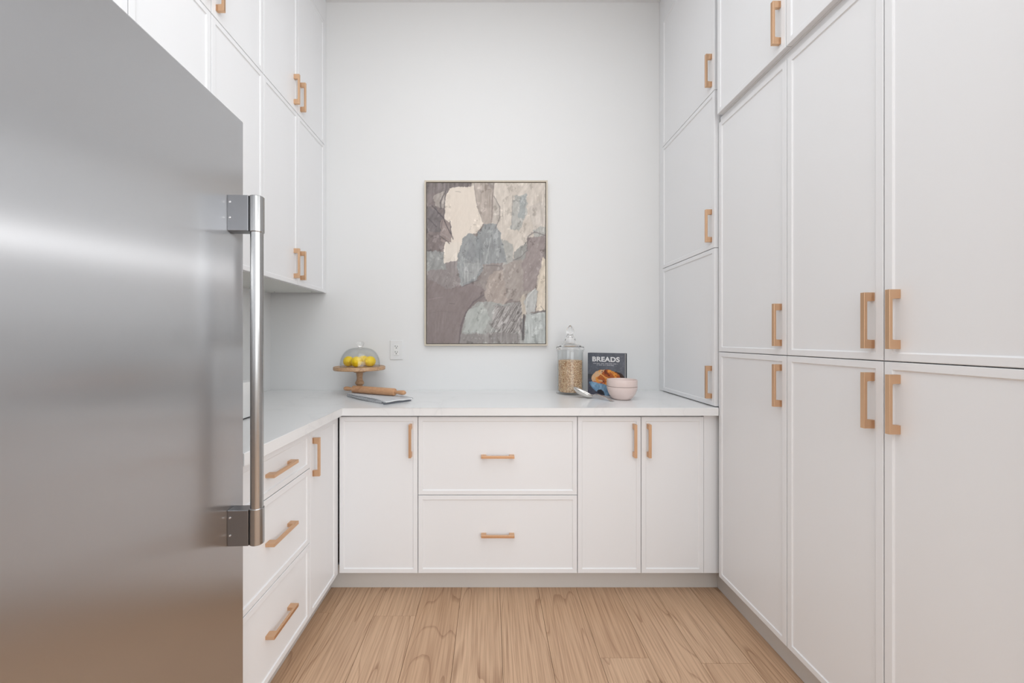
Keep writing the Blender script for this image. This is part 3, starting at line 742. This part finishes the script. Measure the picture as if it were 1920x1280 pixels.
def kernels():
    bm = bmesh.new(); R = 0.0712; z0 = CT1+0.0135; z1 = CT1+0.196; rnd = random.Random(9)
    lathe_bm([(0, z0), (R-0.008, z0), (R-0.007, z0+0.004), (R-0.007, z1-0.004), (0, z1-0.002)], 40, bm, M=Matrix.Translation((JX, JY, 0)))
    base = bmesh.new(); bmesh.ops.create_icosphere(base, subdivisions=1, radius=1.0); bv = [v.co.copy() for v in base.verts]; bf = [[v.index for v in f.verts] for f in base.faces]; base.free()
    def nut(p, n):
        # long axis roughly tangent
        q = Vector((0, 0, 1)).rotation_difference(n) @ Vector((1, 0, 0))
        from mathutils import Quaternion
        rot = Quaternion(n, rnd.uniform(0, 2*PI)); ax = rot @ q; ay = n.cross(ax)
        l = rnd.uniform(0.0050, 0.0064); w_ = rnd.uniform(0.0026, 0.0034)
        vv = [bm.verts.new(p+ax*(v.x*l)+ay*(v.y*w_*(1-0.35*v.x))+n*(v.z*0.0024)) for v in bv]
        for f in bf: bm.faces.new([vv[i] for i in f])
    cnt = 2600
    for i in range(cnt):
        a = rnd.uniform(0, 2*PI); zz = rnd.uniform(z0+0.006, z1)
        n = Vector((math.cos(a), math.sin(a), 0)); p = Vector((JX, JY, zz)) + n*(R-0.0030-rnd.random()*0.0030)
        nn = (n + Vector((rnd.uniform(-.5, .5), rnd.uniform(-.5, .5), rnd.uniform(-.5, .5)))*0.4).normalized(); nut(p, nn)
    for i in range(500):
        a = rnd.uniform(0, 2*PI); r = (R-0.006)*math.sqrt(rnd.random())
        nut(Vector((JX+r*math.cos(a), JY+r*math.sin(a), z1-0.001+rnd.uniform(0, 0.003))), Vector((rnd.uniform(-.3, .3), rnd.uniform(-.3, .3), 1)).normalized())
    o = to_obj('pine_nuts', bm, M_nut, smooth=80)
    tag(o, 'pale tan kernels filling the tall glass jar', 'nuts', kind='stuff')
kernels()

# cookbook --------------------------------------------------------------
BKW, BKH, BKT = 0.213, 0.2435, 0.036
def cover_cols(U, V):
    col = np.zeros(U.shape+(3,)); n = fbm(U, V, 41, 5, 6)
    base = np.stack([86+26*(n-0.5)+10*U, 91+26*(n-0.5)+8*U, 101+28*(n-0.5)+6*U], -1); col[:] = base
    sp = fbm(U, V, 42, 3, 40); col[(sp > 0.66)] += 14
    wx = (fbm(U, V, 43, 4, 8)-0.5)*0.05; wy = (fbm(U, V, 44, 4, 8)-0.5)*0.05
    X = U+wx; Y = V+wy
    # lower table edge
    k = (Y > 0.515) & (U < 0.35); col[k] = (58, 62, 68)
    k = Y > 0.62; t = np.clip((V-0.6)/0.4, 0, 1); col[k] = (np.array((70, 70, 84)))
    col[k] += ((fbm(U, V, 45, 4, 20)-0.5)*30)[k][..., None]
    # dark shadow side of the loaf
    k = ((X-0.72)/0.30)**2+((Y-0.68)/0.25)**2 < 1; k &= (Y < 0.80); col[k] = (58, 40, 34)
    # loaf
    k = ((X-0.50)/0.38)**2+((Y-0.615)/0.225)**2 < 1; k &= Y < 0.78
    g = fbm(U, V, 46, 4, 12)
    ol = np.stack([176+80*(g-0.5), 92+90*(g-0.5), 40+50*(g-0.5)], -1); col[k] = ol[k]
    k2 = k & (X+1.1*(Y-0.55) < 0.32+0.25*(Y > 0.65)); cr = np.stack([212+40*(g-0.5), 176+60*(g-0.5), 138+60*(g-0.5)], -1); col[k2] = cr[k2]
    k3 = k & (Y > 0.68) & (X < 0.45); ol2 = np.stack([206+50*(g-0.5), 128+90*(g-0.5), 88+70*(g-0.5)], -1); col[k3] = ol2[k3]
    d = np.minimum(seg_dist(X, Y, (0.32, 0.50), (0.52, 0.58)), seg_dist(X, Y, (0.52, 0.58), (0.66, 0.64)))
    k4 = k & (d < 0.012); col[k4] = (236, 184, 108)
    d = seg_dist(X, Y, (0.60, 0.40), (0.80, 0.60)); k4 = k & (d < 0.012); col[k4] = (214, 140, 66)
    k4 = k & (g > 0.62); col[k4] = (226, 150, 62)
    k4 = k & (g < 0.33) & (X > 0.35); col[k4] = (110, 48, 20)
    # blue cloth
    P = [(0.03, 0.70), (0.12, 0.685), (0.30, 0.72), (0.48, 0.735), (0.60, 0.80), (0.60, 0.99), (0.47, 1.01), (0.44, 0.90), (0.36, 0.86), (0.28, 0.88), (0.24, 0.93), (0.16, 0.86), (0.06, 0.77)]
    k = inside(U+wx*0.6, V+wy*0.6, P); g2 = fbm(U*1.6, V, 47, 4, 9)
    bl = np.stack([112+110*(g2-0.5), 148+110*(g2-0.5), 178+100*(g2-0.5)], -1); col[k] = bl[k]
    k = inside(U, V, [(0.27, 0.89), (0.36, 0.87), (0.44, 0.92), (0.45, 0.99), (0.28, 0.96)]); col[k] = (34, 34, 44)
    # two rows of tiny lettering, too small to read
    for v0, u0, u1 in ((0.248, 0.15, 0.81), (0.287, 0.25, 0.71)):
        row = (np.abs(V-v0) < 0.0085) & (U > u0) & (U < u1)
        ch = (np.sin(U*330) > -0.35) & (np.sin(U*57+v0*90) > -0.86)
        col[row & ch] = (188, 188, 192)
    return col
def book():
    yaw = -math.radians(33)
    lx, ly = 0.573, 2.250
    t = empty('cookbook', (lx, ly, CT1+0.0003), yaw); tag(t, 'dark grey bread cookbook titled BREADS with a loaf on its cover, standing', 'book')
    # local: x from spine (0) to fore edge, front at y=0, back at y=BKT
    box('back_cover', 0, BKW+0.002, BKT-0.0025, BKT, 0, BKH, M_spine, t, 0.0006)
    box('spine', -0.0005, 0.0025, 0.0026, BKT-0.0026, 0, BKH, M_spine, t)
    bm = bmesh.new()
    n = 14
    for i in range(n):
        y0 = 0.003+(BKT-0.006)*i/n; bx(bm, 0.003, BKW-0.004-0.0012*(i % 2), y0, y0+(BKT-0.006)/n*0.93, 0.003, BKH-0.003)
    to_obj('pages', bm, M_page, t)
    fc = box('front_cover', 0, BKW, 0.0006, 0.0028, 0, BKH, M_spine, t, 0.0004)
    cv = grid_obj('cover_print', BKW, BKH, 140, 166, cover_cols, M_cover, fc, (BKW/2, 0.0003, 0))
    cu = bpy.data.curves.new('title', 'FONT'); cu.body = 'BREADS'; cu.size = 0.046; cu.extrude = 0.0003; cu.offset = 0.0008; cu.bevel_depth = 0.0007; cu.bevel_resolution = 0; cu.align_x = 'CENTER'
    cu.space_character = 1.05
    to = bpy.data.objects.new('title', cu); C.objects.link(to)
    dg = bpy.context.evaluated_depsgraph_get(); me = bpy.data.meshes.new_from_object(to.evaluated_get(dg))
    bpy.data.objects.remove(to)
    xs = [v.co.x for v in me.vertices]; zs = [v.co.y for v in me.vertices]
    sx = 0.735*BKW/(max(xs)-min(xs)); sy = (0.118*BKH)/(max(zs)-min(zs))
    x0, y0 = min(xs), min(zs)
    for v in me.vertices:
        v.co = Vector(((v.co.x-x0)*sx+0.13*BKW, -0.0003-v.co.z-0.0003, (v.co.y-y0)*sy+(1-0.205)*BKH))
    me.materials.clear(); me.materials.append(M_print)
    o = bpy.data.objects.new('title_lettering', me); C.objects.link(o); o.parent = fc
book()

# bowls --------------------------------------------------------------------
def bowl(name, x, y, z, R, h, rb, label, collar=0.0, inset=0.0):
    Ro = R-inset
    lo = spline([(rb*0.98, 0.0003), (rb+0.006, 0.003), (rb+0.015, 0.011), (Ro-0.0115, (h-collar)*0.42), (Ro-0.0025, (h-collar)*0.76), (Ro, h-collar-0.002)], 5)
    top = ([(R-0.001, h-collar-0.001), (R, h-collar+0.001)] if inset else []) + [(R, h-0.003)]
    i_ = spline([(R-0.0045, h-0.004), (R-0.0135, h*0.66), (R-0.024, h*0.40), (rb+0.007, 0.015), (rb-0.004, 0.008)], 5)
    bm = lathe_bm([(0, 0.0003)]+lo+top+[(R-0.0005, h-0.001), (R-0.0022, h), (R-0.004, h-0.001)]+i_+[(0, 0.0075)], 64)
    o = to_obj(name, bm, M_pink, None, 60, (x, y, z)); return tag(o, label, 'bowl', 'nested pink mixing bowls')
BX, BYY = 0.709, 2.060
bowl('mixing_bowl', BX, BYY, CT1, 0.0795, 0.0705, 0.040, 'lower pale pink bowl resting on the counter before the cookbook')
bowl('mixing_bowl', BX, BYY, CT1+0.0355, 0.0790, 0.072, 0.026, 'upper pale pink bowl nested inside the other one', 0.0345, 0.0125)

# spoon --------------------------------------------------------------------
def spoon():
    t = empty('serving_spoon', (0.53, 2.09, CT1)); tag(t, 'shiny silver serving spoon leaning between the jar and the pink bowls', 'spoon')
    ax = Vector((0.100, -0.035, -0.050)).normalized()
    n = Vector((0.40, -0.10, 0.90)); n = (n-ax*n.dot(ax)).normalized(); wv = n.cross(ax)
    a, b, c = 0.057, 0.030, 0.029
    Cn = Vector((0.512, 2.105, 0.952))
    bm = bmesh.new(); nu, nv = 32, 12; rings = []
    for j in range(nv+1):
        ph = (PI/2)*j/nv; ring = []
        for i in range(nu):
            th = 2*PI*i/nu; s = math.cos(ph); x = math.cos(th)*s
            wid = b*(1+0.16*x); p = ax*(a*x)+wv*(wid*math.sin(th)*s)-n*(c*math.sin(ph)**0.8)
            if j == nv: p = -n*c
            ring.append(p)
        rings.append(ring)
    vv = []
    for j, r in enumerate(rings):
        if j == nv: vv.append([bm.verts.new(Cn+r[0])])
        else: vv.append([bm.verts.new(Cn+p) for p in r])
    for j in range(nv):
        for i in range(nu):
            k = (i+1) % nu
            if j == nv-1: bm.faces.new((vv[j][i], vv[j][k], vv[j+1][0]))
            else: bm.faces.new((vv[j][i], vv[j][k], vv[j+1][k], vv[j+1][i]))
    mz = min(v.co.z for v in bm.verts)
    dz = CT1+0.0015-mz
    for v in bm.verts: v.co.z += dz; v.co -= t.location
    o = to_obj('spoon_bowl', bm, M_silver, t, 80); s = o.modifiers.new('thickness', 'SOLIDIFY'); s.thickness = 0.0016; s.offset = -1
    J = Cn+ax*a*0.97; J.z += dz
    pts = spline([tuple(J), (J.x+0.010, J.y-0.008, J.z+0.009), (J.x+0.024, J.y-0.022, J.z+0.010), (0.614, 2.018, CT1+0.014), (0.630, 1.996, CT1+0.0035), (0.641, 1.982, CT1+0.0022)], 6)
    bm = bmesh.new(); prev = None
    for k, p in enumerate(pts):
        p = Vector(p)-t.location; q = Vector(pts[min(k+1, len(pts)-1)])-Vector(pts[max(k-1, 0)]); q.normalize()
        side = q.cross(Vector((0, 0, 1))).normalized(); up = side.cross(q); f = k/(len(pts)-1)
        wd = 0.0045+0.004*f; th = 0.0015
        ring = [bm.verts.new(p+side*wd*math.cos(a_)+up*th*math.sin(a_)) for a_ in np.linspace(0, 2*PI, 12, endpoint=False)]
        if prev:
            for i in range(12): bm.faces.new((prev[i], prev[(i+1) % 12], ring[(i+1) % 12], ring[i]))
        else: bm.faces.new(ring[::-1])
        prev = ring
    bm.faces.new(prev); to_obj('spoon_handle', bm, M_silver, t, 60)
spoon()

# small white appliance behind the fridge handle ------------------------------
def toaster():
    t = empty('toaster', (-1.10, 1.47, CT1)); tag(t, 'low white toaster on left counter, mostly hidden behind the fridge', 'toaster')
    box('housing', -0.11, 0.113, -0.15, 0.135, 0.004, 0.153, M_white, t, 0.012, smooth=30)
    for x in (-0.045, 0.045): box('slot', x-0.016, x+0.016, -0.11, 0.10, 0.1525, 0.1545, M_dark, t)
    box('base', -0.10, 0.10, -0.14, 0.125, 0.0005, 0.0045, M_dark, t)
toaster()
print('scene built', len(bpy.data.objects))
